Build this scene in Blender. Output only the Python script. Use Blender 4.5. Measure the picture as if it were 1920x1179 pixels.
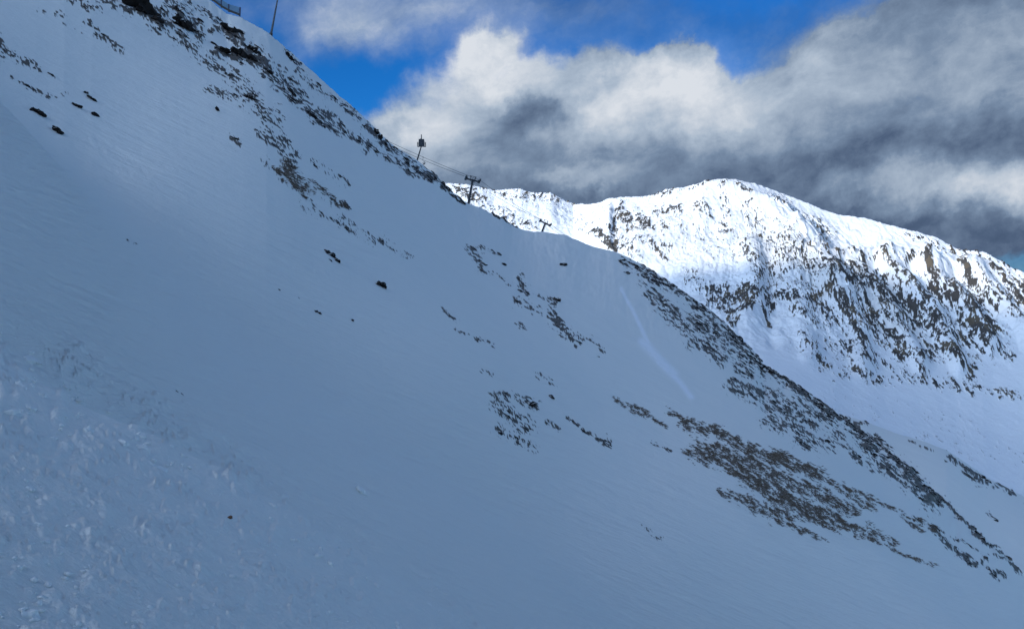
import bpy, math, random
import numpy as np
from mathutils import Vector, Matrix, noise as mnoise

for o in list(bpy.data.objects):
    bpy.data.objects.remove(o)
S = bpy.context.scene
C = S.collection
R = math.radians
random.seed(7)

# ------------------------------------------------------------ camera, light, exposure
F = 1507.0                      # focal length in photo pixels (photo 1920 x 1179)
CX, CY = 960.0, 589.5
cam = bpy.data.cameras.new("camera")
cam.sensor_width = 36.0
cam.lens = 36.0 * F / 1920.0
cam.clip_start = 0.2
cam.clip_end = 60000
co = bpy.data.objects.new("camera", cam)
C.objects.link(co)
co.location = (0, 0, 0)
co.rotation_euler = (R(90), 0, 0)
S.camera = co
S.render.resolution_x, S.render.resolution_y = 1024, 628

SUN_AZ = R(-125)                # bearing of the sun from the view axis (negative = left)
SUN_EL = R(17.6)
sun_dir = Vector((math.sin(SUN_AZ) * math.cos(SUN_EL), math.cos(SUN_AZ) * math.cos(SUN_EL), math.sin(SUN_EL)))
sl = bpy.data.lights.new("sun", 'SUN')
sl.energy = 2.9
sl.angle = R(2.2)               # veiled by thin cloud
sl.color = (1.0, 0.93, 0.84)
so = bpy.data.objects.new("sun", sl)
C.objects.link(so)
so.rotation_euler = sun_dir.to_track_quat('Z', 'Y').to_euler()

S.view_settings.view_transform = 'Standard'
S.view_settings.look = 'None'
S.view_settings.gamma = 1.0
S.view_settings.use_curve_mapping = False
S.view_settings.exposure = 0.0
S.render.engine = 'CYCLES'

# ---- world: physical sky with a broken cloud deck
W = bpy.data.worlds.new("World")
S.world = W
W.use_nodes = True
wt = W.node_tree
wt.nodes.clear()
wl = wt.links
SKY_STRENGTH = 0.12


def wn(kind, **kw):
    n = wt.nodes.new(kind)
    for k, v in kw.items():
        setattr(n, k, v)
    return n


def wmath(op, a, b=None, c=None, clamp=False):
    n = wn('ShaderNodeMath', operation=op, use_clamp=clamp)
    for i, x in enumerate((a, b, c)):
        if x is None:
            continue
        if isinstance(x, (int, float)):
            n.inputs[i].default_value = x
        else:
            wl.new(x, n.inputs[i])
    return n.outputs[0]


def wvec(op, a, b=None, scale=None):
    n = wn('ShaderNodeVectorMath', operation=op)
    for i, x in enumerate((a, b)):
        if x is None:
            continue
        if isinstance(x, (tuple, list)):
            n.inputs[i].default_value = x
        else:
            wl.new(x, n.inputs[i])
    if scale is not None:
        n.inputs['Scale'].default_value = scale
    return n.outputs[1] if op in ('LENGTH', 'DOT_PRODUCT', 'DISTANCE') else n.outputs[0]


def wnoise(vec, scale, detail=6, rough=0.55, lac=2.0, dist=0.0):
    n = wn('ShaderNodeTexNoise')
    n.inputs['Scale'].default_value = scale
    n.inputs['Detail'].default_value = detail
    n.inputs['Roughness'].default_value = rough
    n.inputs['Lacunarity'].default_value = lac
    n.inputs['Distortion'].default_value = dist
    wl.new(vec, n.inputs['Vector'])
    return n


sky = wn('ShaderNodeTexSky', sky_type='NISHITA')
sky.sun_disc = False
sky.sun_elevation = SUN_EL
sky.sun_rotation = SUN_AZ
sky.altitude = 2400
sky.air_density = 1.0
sky.dust_density = 0.1
sky.ozone_density = 3.0

tc = wn('ShaderNodeTexCoord')
dirv = tc.outputs['Generated']
sep = wn('ShaderNodeSeparateXYZ')
wl.new(dirv, sep.inputs[0])
az = wmath('ARCTAN2', sep.outputs[0], sep.outputs[1])
el = wmath('ARCSINE', sep.outputs[2])
cmb = wn('ShaderNodeCombineXYZ')
wl.new(wmath('MULTIPLY', az, 15.07), cmb.inputs[0])
wl.new(wmath('MULTIPLY', el, 15.07), cmb.inputs[1])
P = cmb.outputs[0]


def pw(px, py):
    a = math.atan((px - CX) / F)
    e = math.atan((CY - py) / F * math.cos(a))
    return a * 15.07, e * 15.07


n1 = wnoise(P, 0.42, 8, 0.60)
n1o = wvec('SCALE', wvec('SUBTRACT', n1.outputs['Color'], (0.5, 0.5, 0.5)), scale=1.3)
n2 = wnoise(P, 1.7, 8, 0.62)
n2o = wvec('SCALE', wvec('SUBTRACT', n2.outputs['Color'], (0.5, 0.5, 0.5)), scale=0.70)
PWARP = wvec('ADD', wvec('ADD', P, n1o), n2o)      # billowing edges
rotm = wn('ShaderNodeMapping', vector_type='TEXTURE')      # cloud streets rise to the right
rotm.inputs['Rotation'].default_value = (0, 0, R(16))
rotm.inputs['Scale'].default_value = (2.0, 1.0, 1.0)
wl.new(wvec('ADD', P, n1o), rotm.inputs['Vector'])
PR = rotm.outputs[0]
n3 = wnoise(PR, 0.70, 10, 0.64, dist=0.2)
n3b = wnoise(wvec('ADD', PR, (-0.16, 0.42, 0)), 0.70, 10, 0.64, dist=0.2)


def blob(px, py, rx, ry, s0=1.25, s1=0.45, rot=0, src=None):
    """soft cloud lobe in bearing/elevation; 1 inside s1, 0 beyond s0"""
    cx, cy = pw(px, py)
    m = wn('ShaderNodeMapping', vector_type='TEXTURE')
    m.inputs['Location'].default_value = (cx, cy, 0)
    m.inputs['Rotation'].default_value = (0, 0, R(rot))
    m.inputs['Scale'].default_value = (rx / 100, ry / 100, 1)
    wl.new(src or PWARP, m.inputs['Vector'])
    d = wvec('LENGTH', m.outputs[0])
    r = wn('ShaderNodeMapRange', interpolation_type='SMOOTHSTEP')
    r.inputs['From Min'].default_value = s0
    r.inputs['From Max'].default_value = s1
    r.inputs['To Min'].default_value = 0
    r.inputs['To Max'].default_value = 1
    wl.new(d, r.inputs['Value'])
    return r.outputs[0]


def wsum(items, start=0.0):
    acc = None
    for b, k in items:
        t = wmath('MULTIPLY', b, k)
        acc = wmath('ADD', acc, t) if acc is not None else wmath('ADD', t, start)
    return acc


billow = wmath('SUBTRACT', n3.outputs['Fac'], 0.5)
relief = wmath('SUBTRACT', n3.outputs['Fac'], n3b.outputs['Fac'])
# coverage of the clouds
cover_hard = wsum([
    (blob(815, 205, 175, 75, 1.35, 0.3, rot=33), 0.80),
    (blob(930, 120, 80, 60, 1.4, 0.3), 0.70),
    (blob(948, 165, 42, 34, 1.4, 0.1, rot=50), -0.75),
    (blob(1130, 190, 200, 100, 1.2, 0.65), 1.0),
    (blob(1270, 140, 85, 66, 1.2, 0.65), 1.0),
    (blob(1000, 240, 160, 90, 1.2, 0.7), 1.0),
    (blob(1400, 250, 230, 105, 1.2, 0.6), 1.0),
    (blob(1150, 420, 560, 175, 1.2, 0.75), 1.0),
    (blob(770, 275, 150, 60, 1.3, 0.4), 0.7),
])
cover_soft = wsum([
    (blob(740, 5, 420, 85, 1.3, 0.1), 0.60),
    (blob(620, 60, 140, 50, 1.3, 0.1, rot=20), 0.25),
    (blob(1100, -10, 200, 40, 1.3, 0.1), 0.25),
    (blob(1640, 90, 280, 70, 1.35, 0.2, rot=10), 0.85),
    (blob(1850, 20, 380, 100, 1.3, 0.1), 0.75),
    (blob(1270, 60, 320, 70, 1.3, 0.1), 0.26),
    (blob(1780, 240, 500, 160, 1.2, 0.5), 1.15),
    (blob(1750, 400, 420, 110, 1.2, 0.6), 1.2),
    (blob(1900, 470, 180, 70, 1.3, 0.3), 0.6),
])
cover_soft = wmath('MULTIPLY', cover_soft, wmath('ADD', wmath('MULTIPLY', billow, 1.6), 1.0))
opening = blob(1925, 500, 95, 26, 1.3, 0.5, rot=0)
hard_edge = wn('ShaderNodeMapRange', interpolation_type='SMOOTHSTEP')
hard_edge.inputs['From Min'].default_value = 0.0
hard_edge.inputs['From Max'].default_value = 1.0
wl.new(wmath('ADD', cover_hard, wmath('MULTIPLY', billow, 0.7)), hard_edge.inputs['Value'])
inframe = wmath('MINIMUM', wmath('ADD', hard_edge.outputs[0], cover_soft, clamp=True), 1.0)
inframe = wmath('MULTIPLY', inframe, wmath('SUBTRACT', 1.0, wmath('MULTIPLY', opening, 0.16)), clamp=True)
# the same broken deck goes on all round
ng = wnoise(dirv, 2.2, 6, 0.6)
general = wn('ShaderNodeMapRange', interpolation_type='SMOOTHSTEP')
general.inputs['From Min'].default_value = 0.43
general.inputs['From Max'].default_value = 0.60
wl.new(ng.outputs['Fac'], general.inputs['Value'])
fm = blob(960, 300, 1250, 520, 1.15, 0.85, src=P)
alpha = wmath('ADD', wmath('MULTIPLY', inframe, fm),
              wmath('MULTIPLY', general.outputs[0], wmath('SUBTRACT', 1.0, fm)), clamp=True)
# brightness of the clouds
br = wsum([
    (blob(830, 185, 200, 95, 1.5, 0.1, rot=33), 0.42),
    (blob(930, 110, 110, 80, 1.5, 0.1), 0.12),
    (blob(1130, 145, 230, 95, 1.5, 0.1), 0.44),
    (blob(1290, 115, 100, 70, 1.5, 0.1), 0.22),
    (blob(1180, 240, 230, 70, 1.5, 0.1), 0.28),
    (blob(1400, 200, 170, 70, 1.5, 0.1), 0.26),
    (blob(1740, 120, 420, 110, 1.5, 0.1), 0.24),
    (blob(1580, 95, 150, 45, 1.5, 0.1), 0.08),
    (blob(1270, 50, 250, 50, 1.5, 0.1), -0.12),
    (blob(1800, 200, 260, 40, 1.5, 0.1), 0.10),
    (blob(1000, 215, 90, 32, 1.4, 0.2), -0.22),
    (blob(1560, 310, 430, 40, 1.5, 0.1), -0.03),
    (blob(1110, 333, 110, 20, 1.5, 0.1, rot=4), 0.24),
    (blob(1150, 350, 70, 16, 1.5, 0.1), 0.12),
    (blob(1800, 345, 210, 42, 1.5, 0.1, rot=-6), 0.40),
    (blob(1900, 360, 90, 35, 1.5, 0.1, rot=-6), 0.15),
    (blob(780, 270, 180, 60, 1.5, 0.1), 0.26),
    (blob(930, 330, 170, 40, 1.5, 0.1), 0.12),
    (blob(680, 15, 320, 110, 1.5, 0.1), 0.40),
    (blob(1700, 455, 330, 45, 1.5, 0.1), -0.12),
    (blob(1250, 300, 300, 70, 1.5, 0.1), 0.10),
], 0.33)
br = wmath('ADD', br, wmath('ADD', wmath('MULTIPLY', billow, 0.40), wmath('MULTIPLY', wmath('SUBTRACT', n2.outputs['Fac'], 0.5), 0.34)))
br = wmath('ADD', br, wmath('MULTIPLY', relief, 0.45))
sunw = wmath('POWER', wmath('MAXIMUM', wvec('DOT_PRODUCT', dirv, tuple(sun_dir)), 0.0), 2.0)  # weight of the extra brightness given to unseen cloud near the sun
edge_fade = wmath('MULTIPLY', general.outputs[0], 0.30)
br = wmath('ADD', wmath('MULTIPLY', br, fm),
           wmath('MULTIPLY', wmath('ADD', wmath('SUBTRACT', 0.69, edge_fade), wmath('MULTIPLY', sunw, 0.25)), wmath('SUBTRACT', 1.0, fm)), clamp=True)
ramp = wn('ShaderNodeValToRGB')
cr = ramp.color_ramp
K = 1.0 / SKY_STRENGTH
stops = [(0.0, (0.030, 0.056, 0.110)), (0.25, (0.078, 0.120, 0.205)), (0.5, (0.19, 0.265, 0.385)),
         (0.75, (0.40, 0.485, 0.60)), (1.0, (0.70, 0.74, 0.80))]
cr.elements[0].position = 0.0
cr.elements[1].position = 1.0
for p_, c_ in stops[1:-1]:
    cr.elements.new(p_)
for e_, (p_, c_) in zip(cr.elements, stops):
    e_.color = (*c_, 1)
wl.new(br, ramp.inputs[0])
cloudg = wn('ShaderNodeVectorMath', operation='SCALE')     # glow added to unseen cloud round the sun, lifts the far shaded face
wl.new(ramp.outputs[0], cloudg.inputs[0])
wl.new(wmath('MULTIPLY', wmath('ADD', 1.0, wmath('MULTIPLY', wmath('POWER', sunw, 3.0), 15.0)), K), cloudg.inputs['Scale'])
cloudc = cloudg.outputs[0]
hs = wn('ShaderNodeHueSaturation')
hs.inputs['Saturation'].default_value = 1.25
hs.inputs['Value'].default_value = 1.0
hs.inputs['Hue'].default_value = 0.5
wl.new(sky.outputs[0], hs.inputs['Color'])
hsv = wvec('MULTIPLY', hs.outputs[0], (0.28, 0.90, 1.28))
mx = wn('ShaderNodeMix', data_type='RGBA')
wl.new(wmath('MULTIPLY', alpha, 1.0, clamp=True), mx.inputs[0])
wl.new(hsv, mx.inputs[6])
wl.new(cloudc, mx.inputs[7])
bg = wn('ShaderNodeBackground')
bg.inputs['Strength'].default_value = SKY_STRENGTH
wl.new(mx.outputs[2], bg.inputs['Color'])
wout = wn('ShaderNodeOutputWorld')
wl.new(bg.outputs[0], wout.inputs['Surface'])

# ------------------------------------------------------------ numeric helpers
f32 = np.float32
G8 = np.array([(math.cos(a), math.sin(a)) for a in np.arange(16) * math.pi / 8], dtype=f32)


def gnoise(x, y, seed=0):
    xi = np.floor(x); yi = np.floor(y)
    fx = (x - xi).astype(f32); fy = (y - yi).astype(f32)
    xi = xi.astype(np.int64); yi = yi.astype(np.int64)
    ux = fx * fx * fx * (fx * (fx * 6 - 15) + 10)
    uy = fy * fy * fy * (fy * (fy * 6 - 15) + 10)

    def corner(ix, iy, dx, dy):
        h = (ix * 374761393 + iy * 668265263 + seed * 1442695041) & 0xffffffff
        h = ((h ^ (h >> 13)) * 1274126177) & 0xffffffff
        h = (h ^ (h >> 16)) & 15
        g = G8[h]
        return g[..., 0] * dx + g[..., 1] * dy
    a = corner(xi, yi, fx, fy); b = corner(xi + 1, yi, fx - 1, fy)
    c = corner(xi, yi + 1, fx, fy - 1); d = corner(xi + 1, yi + 1, fx - 1, fy - 1)
    return (a + (b - a) * ux) * (1 - uy) + (c + (d - c) * ux) * uy


def fbm(x, y, octs=5, gain=0.5, seed=0, lac=2.03):
    s = 0; a = 1.0; n = 0
    for i in range(octs):
        s = s + a * gnoise(x, y, seed + i * 17)
        n += a * a
        x = x * lac + 13.7; y = y * lac + 7.1
        a *= gain
    return s / math.sqrt(n)          # std about 0.25


def ridged(x, y, octs=5, gain=0.5, seed=0):
    s = 0; a = 1.0; n = 0
    for i in range(octs):
        s = s + a * (1 - np.abs(gnoise(x, y, seed + i * 31)) * 2.4)
        n += a
        x = x * 2.05 + 3.1; y = y * 2.05 + 9.2
        a *= gain
    return s / n


def sstep(a, b, x):
    t = np.clip((x - a) / (b - a), 0, 1)
    return t * t * (3 - 2 * t)


def cdf(n, sd=0.25):
    t = np.clip(n / sd, -4, 4)
    return 1 / (1 + np.exp(-1.702 * t))


def smax(a, b, k):
    return np.maximum(a, b) + k * np.log1p(np.exp(-np.abs(a - b) / k))


def stroke_mask(px, py, strokes):
    """density 0..1 from polylines (points in photo pixels, half width, density)"""
    out = np.zeros(px.shape, f32)
    for pts, hw, dens in strokes:
        hws = hw if isinstance(hw, (tuple, list)) else (hw, hw)
        xs = [p[0] for p in pts]; ys = [p[1] for p in pts]
        m = max(hws) * 2.4
        sel = np.where((px > min(xs) - m) & (px < max(xs) + m) & (py > min(ys) - m) & (py < max(ys) + m))
        if len(sel[0]) == 0:
            continue
        X = px[sel]; Y = py[sel]
        best = np.zeros(X.shape, f32)
        nseg = max(1, len(pts) - 1)
        for i in range(nseg):
            (x0, y0) = pts[i]
            (x1, y1) = pts[min(i + 1, len(pts) - 1)]
            dx, dy = x1 - x0, y1 - y0
            L2 = dx * dx + dy * dy + 1e-6
            t = np.clip(((X - x0) * dx + (Y - y0) * dy) / L2, 0, 1)
            d = np.hypot(X - x0 - t * dx, Y - y0 - t * dy)
            g = (i + t) / nseg
            w = hws[0] + (hws[1] - hws[0]) * g
            v = np.exp(-(d / (w * 1.05)) ** 2.6)
            best = np.maximum(best, v)
        out[sel] = np.maximum(out[sel], best * dens)
    return out


# ------------------------------------------------------------ the near slope as a height field
GX, GY = -0.73, 0.12
crest_px = [(-60, -336), (120, -205), (250, -108), (330, -50), (385, -6), (400, 4), (425, 24), (455, 31), (480, 45), (508, 62), (545, 96), (580, 126), (610, 154),
            (640, 181), (670, 208), (700, 236), (722, 260), (745, 280), (762, 290), (785, 304), (802, 318), (818, 329),
            (832, 345), (846, 357), (862, 370), (880, 382), (903, 389), (925, 401), (945, 412), (962, 424), (978, 431),
            (1000, 434), (1032, 436), (1062, 441), (1085, 452), (1112, 463), (1150, 472), (1172, 481), (1200, 495),
            (1230, 513), (1260, 532), (1290, 552), (1310, 566), (1332, 581), (1356, 602), (1380, 626), (1403, 646),
            (1420, 664), (1431, 681), (1452, 693), (1480, 709), (1518, 737), (1550, 758), (1582, 782), (1623, 817),
            (1655, 841), (1703, 875), (1742, 911), (1760, 932), (1792, 964), (1833, 996), (1874, 1030), (1900, 1056), (1920, 1078)]
rc_px = [(-60, 560), (120, 330), (300, 255), (400, 235), (500, 210), (640, 235), (785, 285), (880, 325), (962, 370), (1060, 405), (1170, 395),
         (1300, 345), (1431, 300), (1600, 270), (1760, 240), (1920, 215)]


def plane_e(th):
    return GX * np.sin(th) + GY * np.cos(th)


_th, _e = [], []
for a in np.radians(np.arange(-180, -38, 4)):
    _th.append(a); _e.append(float(plane_e(a)))
for (x, y) in crest_px:
    a = math.atan((x - CX) / F)
    if a < R(-35.0):
        continue
    _th.append(a); _e.append((CY - y) / F * math.cos(a))
for a in np.radians(np.arange(38, 181, 4)):
    _th.append(a); _e.append(float(plane_e(a)))
CR_T = np.array(_th); CR_E = np.array(_e)
_t2 = [-math.pi, R(-130), R(-98), R(-82), R(-66), R(-52)] + [math.atan((x - CX) / F) for x, _ in rc_px] + [R(50), R(80), math.pi]
_r2 = [1200, 1200, 1120, 1060, 1000, 800] + [r for _, r in rc_px] + [240, 380, 900]
_o = np.argsort(_t2)
RC_T = np.array(_t2)[_o]; RC_R = np.array(_r2, float)[_o]
sec_px = [(1480, 800), (1540, 778), (1582, 779), (1618, 788), (1682, 813), (1732, 827), (1774, 843), (1806, 864), (1851, 895),
          (1892, 917), (1920, 931), (2050, 1010)]
SE_T = np.array([math.atan((x - CX) / F) for x, _ in sec_px])
SE_E = np.array([(CY - y) / F for _, y in sec_px]) * np.cos(SE_T)


def smooth_interp(t, T, V, w):
    # small box blur of the piecewise linear curve
    return (np.interp(t - w, T, V) + np.interp(t + w, T, V) + 2 * np.interp(t, T, V)) / 4


CM, CF, CN = 7.5, 22.0, 3.5
DM, DN = 0.245, 0.35


def base_e(th, r, fine=True):
    """z / r of the bare slope, for bearing th and horizontal distance r"""
    q = 1.0 / r
    rc = smooth_interp(th, RC_T, RC_R, R(1.5))
    qc = 1.0 / rc
    ec = smooth_interp(th, CR_T, CR_E, R(0.10))
    p = plane_e(th)
    dq = q - qc
    # rounded crest: gentle on our side, falling away behind it
    # away from the crest the fine outline of the skyline dies out
    es = 0
    for o_ in np.linspace(-9, 9, 25):
        es = es + (np.interp(th + R(o_), CR_T, CR_E) - plane_e(th + R(o_))) / 25
    wide = sstep(0.0002, 0.0045, dq)
    ec = ec * (1 - wide) + (es + p) * wide
    kb = 200 + 600 * sstep(R(-36), R(-50), th)
    far = ec - np.where(dq > 0, CF * dq, kb * -dq)
    # a broad gully and rib in the middle distance
    dist_w = sstep(0.004, 0.010, q) * sstep(0.035, 0.014, q)
    far = far + dist_w * (0.016 * np.sin(th * 9 + np.log(r) * 2.1) + 0.008 * np.sin(th * 21 - np.log(r) * 4 + 1))
    mid = p - DM - CM * q - 0.9 * np.maximum(0, np.log(r / 70.0))
    near = p - DN - CN * q - 0.42 * np.maximum(0, np.log(r / 18.0)) ** 1.15
    e = smax(far, mid, 0.012)
    e = smax(e, near, 0.006)
    # the shoulder at the left edge of the view
    fade = sstep(R(-12), R(-36), th)
    sh = p - 0.256 - 0.15 * (1 - fade ** 2) - 0.34 * np.log(r / 50.0) ** 2 - 3 * sstep(R(-38), R(-60), th)
    e = smax(e, sh, 0.028)
    # second spur low on the right, beyond the first
    sp = np.interp(th, SE_T, SE_E) - 0.5 * np.log(r / 520.0) ** 2 - 9 * sstep(SE_T[0] + 0.05, SE_T[0] - 0.10, th) * 0.2 - 9 * sstep(R(40), R(55), th)
    e = np.maximum(e, sp)
    return e


def hit(px, py, rmin=2.0, rmax=1500.0):
    """point of the bare slope seen at a photo pixel"""
    th = math.atan((px - CX) / F)
    et = (CY - py) / F * math.cos(th)
    rs = np.exp(np.linspace(math.log(rmin), math.log(rmax), 6000))
    e = base_e(np.full(rs.shape, th), rs)
    k = np.argmax(e >= et)
    if e[k] < et:
        k = int(np.argmax(e))
    r = float(rs[k])
    return Vector((r * math.sin(th), r * math.cos(th), float(e[k]) * r)), r


# rock and grass patches on the near slope (photo pixels)
ROCK = [
    ([(250, 2), (275, 25), (305, 48)], 15, 1.0), ([(195, 0), (240, 22)], 10, .6), ([(135, 0), (185, 22)], 8, .5),
    ([(345, 28), (340, 60)], 11, .85), ([(322, 12), (362, 42), (378, 72)], 11, .7), ([(300, 20), (318, 60)], 8, .45),
    ([(320, 66), (345, 85), (400, 118), (445, 152), (480, 190), (515, 228)], (11, 16), .52),
    ([(390, 165), (430, 182)], 8, .6), ([(410, 98), (440, 106), (500, 125)], 9, .95), ([(418, 55), (452, 82)], 8, .9),
    ([(458, 97), (500, 118)], 8, .85), ([(375, 62), (415, 55)], 5, .5),
    ([(350, 5), (385, 22), (420, 50), (470, 90), (530, 140), (560, 185)], (6, 15), .5),
    ([(500, 130), (556, 185), (600, 210), (640, 240), (680, 268), (715, 290), (760, 316), (800, 335)], (14, 5), .62),
    ([(556, 132), (600, 170), (640, 200), (675, 222)], (9, 7), .5), ([(540, 95), (560, 118)], 6, .7),
    ([(575, 205), (600, 228), (632, 245)], 8, .7), ([(690, 236), (722, 268)], (6, 9), .9),
    ([(720, 268), (760, 300), (800, 325), (835, 350), (862, 374)], (8, 4), .6), ([(800, 332), (840, 358), (872, 380)], (5, 3), .85),
    ([(905, 391), (945, 411), (965, 425)], 2.2, .8),
    ([(485, 250), (520, 268), (545, 298)], (10, 14), .56), ([(436, 255), (450, 268)], 7, .5), ([(450, 185), (520, 250)], 12, .38),
    ([(612, 370), (650, 388)], 7, .5), ([(580, 300), (650, 350)], 6, .28), ([(636, 415), (660, 432)], 6, .5),
    ([(690, 442), (718, 462)], 7, .45), ([(750, 472), (772, 482)], 3, .5), ([(500, 300), (590, 395), (690, 440), (760, 478)], 9, .22),
    ([(170, 50), (200, 72), (225, 95)], (9, 8), .55), ([(175, 44), (180, 50)], 5, .7),
    ([(-30, 55), (0, 88), (50, 118), (100, 146)], (16, 3), .72), ([(0, 100), (14, 110)], 5, .5),
    ([(28, 148), (60, 168), (105, 185)], 5, .45), ([(118, 172), (128, 176)], 3, .4), ([(70, 18), (110, 32), (150, 60)], 3, .25),
    ([(885, 465), (900, 490), (905, 508)], 9, .52), ([(893, 462), (930, 474)], 6, .5), ([(905, 505), (935, 522), (958, 535)], 5, .35),
    ([(975, 525), (988, 556)], 9, .58), ([(968, 565), (1010, 590)], 8, .42), ([(1010, 558), (1040, 565)], 6, .6),
    ([(1030, 570), (1035, 600), (1060, 620), (1085, 646)], 11, .58), ([(1105, 642), (1132, 670)], 7, .42), ([(972, 606), (985, 612)], 7, .35),
    ([(828, 582), (860, 602)], 3, .5), ([(855, 612), (925, 646)], 5, .32), ([(905, 695), (920, 703)], 4, .5),
    ([(925, 742), (965, 745), (1005, 760)], (6, 8), .65), ([(935, 760), (990, 800)], 15, .5), ([(930, 800), (1000, 838)], 9, .35),
    ([(985, 790), (995, 805)], 8, .6), ([(945, 815), (1010, 845)], 4, .35),
    ([(1025, 795), (1048, 806)], 5, .5), ([(1065, 786), (1095, 810), (1140, 835)], (4, 6), .65), ([(1000, 700), (1060, 732)], 4, .3),
    ([(1163, 488), (1200, 505), (1215, 530)], 9, .52), ([(1205, 530), (1250, 535), (1285, 545)], 8, .5),
    ([(1225, 552), (1262, 590), (1300, 622)], 13, .62), ([(1200, 500), (1250, 530), (1290, 556), (1330, 590), (1400, 655), (1430, 690)], (6, 18), .62),
    ([(1290, 600), (1350, 625), (1410, 680)], 18, .6), ([(1300, 640), (1330, 655), (1355, 675)], 12, .68), ([(1390, 685), (1410, 710)], 9, .6),
    ([(1370, 722), (1420, 735), (1470, 765), (1530, 785)], (13, 22), .64), ([(1440, 790), (1465, 800)], 11, .65), ([(1480, 790), (1510, 825), (1550, 835)], 15, .58),
    ([(1431, 688), (1520, 745), (1600, 800), (1660, 850), (1703, 882), (1760, 940)], (9, 11), .85),
    ([(1600, 800), (1640, 860), (1700, 900), (1752, 945)], (12, 15), .7), ([(1585, 838), (1620, 865)], 5, .75), ([(1540, 765), (1580, 830)], 8, .45),
    ([(1742, 912), (1792, 967), (1833, 1000), (1874, 1033), (1915, 1075)], (5, 3), .9),
    ([(1760, 1003), (1790, 1030), (1825, 1055)], (4, 6), .85), ([(1845, 1050), (1870, 1085)], 4, .8), ([(1868, 1068), (1890, 1084)], 4, .8),
    ([(1690, 960), (1770, 1000), (1890, 1055)], 3, .5), ([(1222, 834), (1260, 850)], 2.5, .6),
    ([(1780, 856), (1812, 882), (1850, 905)], (6, 8), .8), ([(1592, 787), (1625, 794)], 2, .8), ([(1685, 819), (1770, 847)], 1.8, .7), ([(1845, 901), (1920, 940)], (4, 3), .7),
    ([(1855, 960), (1870, 975)], 4, .4), ([(1205, 985), (1240, 1010)], 5, .22), ([(330, 735), (348, 744)], 2.5, .35), ([(240, 452), (262, 460)], 4, .3),
]
GRASS = [
    ([(530, 312), (548, 330), (568, 352)], (12, 14), .72), ([(575, 345), (600, 360), (640, 385)], 7, .4),
    ([(1145, 752), (1185, 766)], (5, 8), .62), ([(1180, 764), (1250, 800)], (8, 3), .55), ([(1245, 773), (1285, 788)], 3, .5),
    ([(1285, 797), (1345, 814), (1400, 845), (1460, 862), (1530, 887)], (9, 12), .80),
    ([(1300, 855), (1360, 862), (1410, 895), (1480, 935)], (12, 22), .76), ([(1310, 838), (1400, 868), (1500, 915), (1590, 955)], (12, 14), .66),
    ([(1355, 928), (1420, 950), (1480, 975)], (7, 11), .74), ([(1450, 980), (1500, 1000), (1550, 1018)], (5, 3), .55),
    ([(1430, 915), (1500, 950), (1560, 985)], (15, 14), .86), ([(1560, 975), (1640, 1015)], (9, 8), .8), ([(1630, 990), (1680, 1020)], 6, .45),
    ([(1660, 1025), (1750, 1058)], 3.5, .42), ([(1570, 905), (1650, 945), (1760, 995)], 4, .5), ([(1600, 930), (1640, 955)], 5, .4),
    ([(1680, 970), (1725, 995)], 4, .55), ([(1480, 870), (1600, 930)], 9, .3),
]


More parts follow.
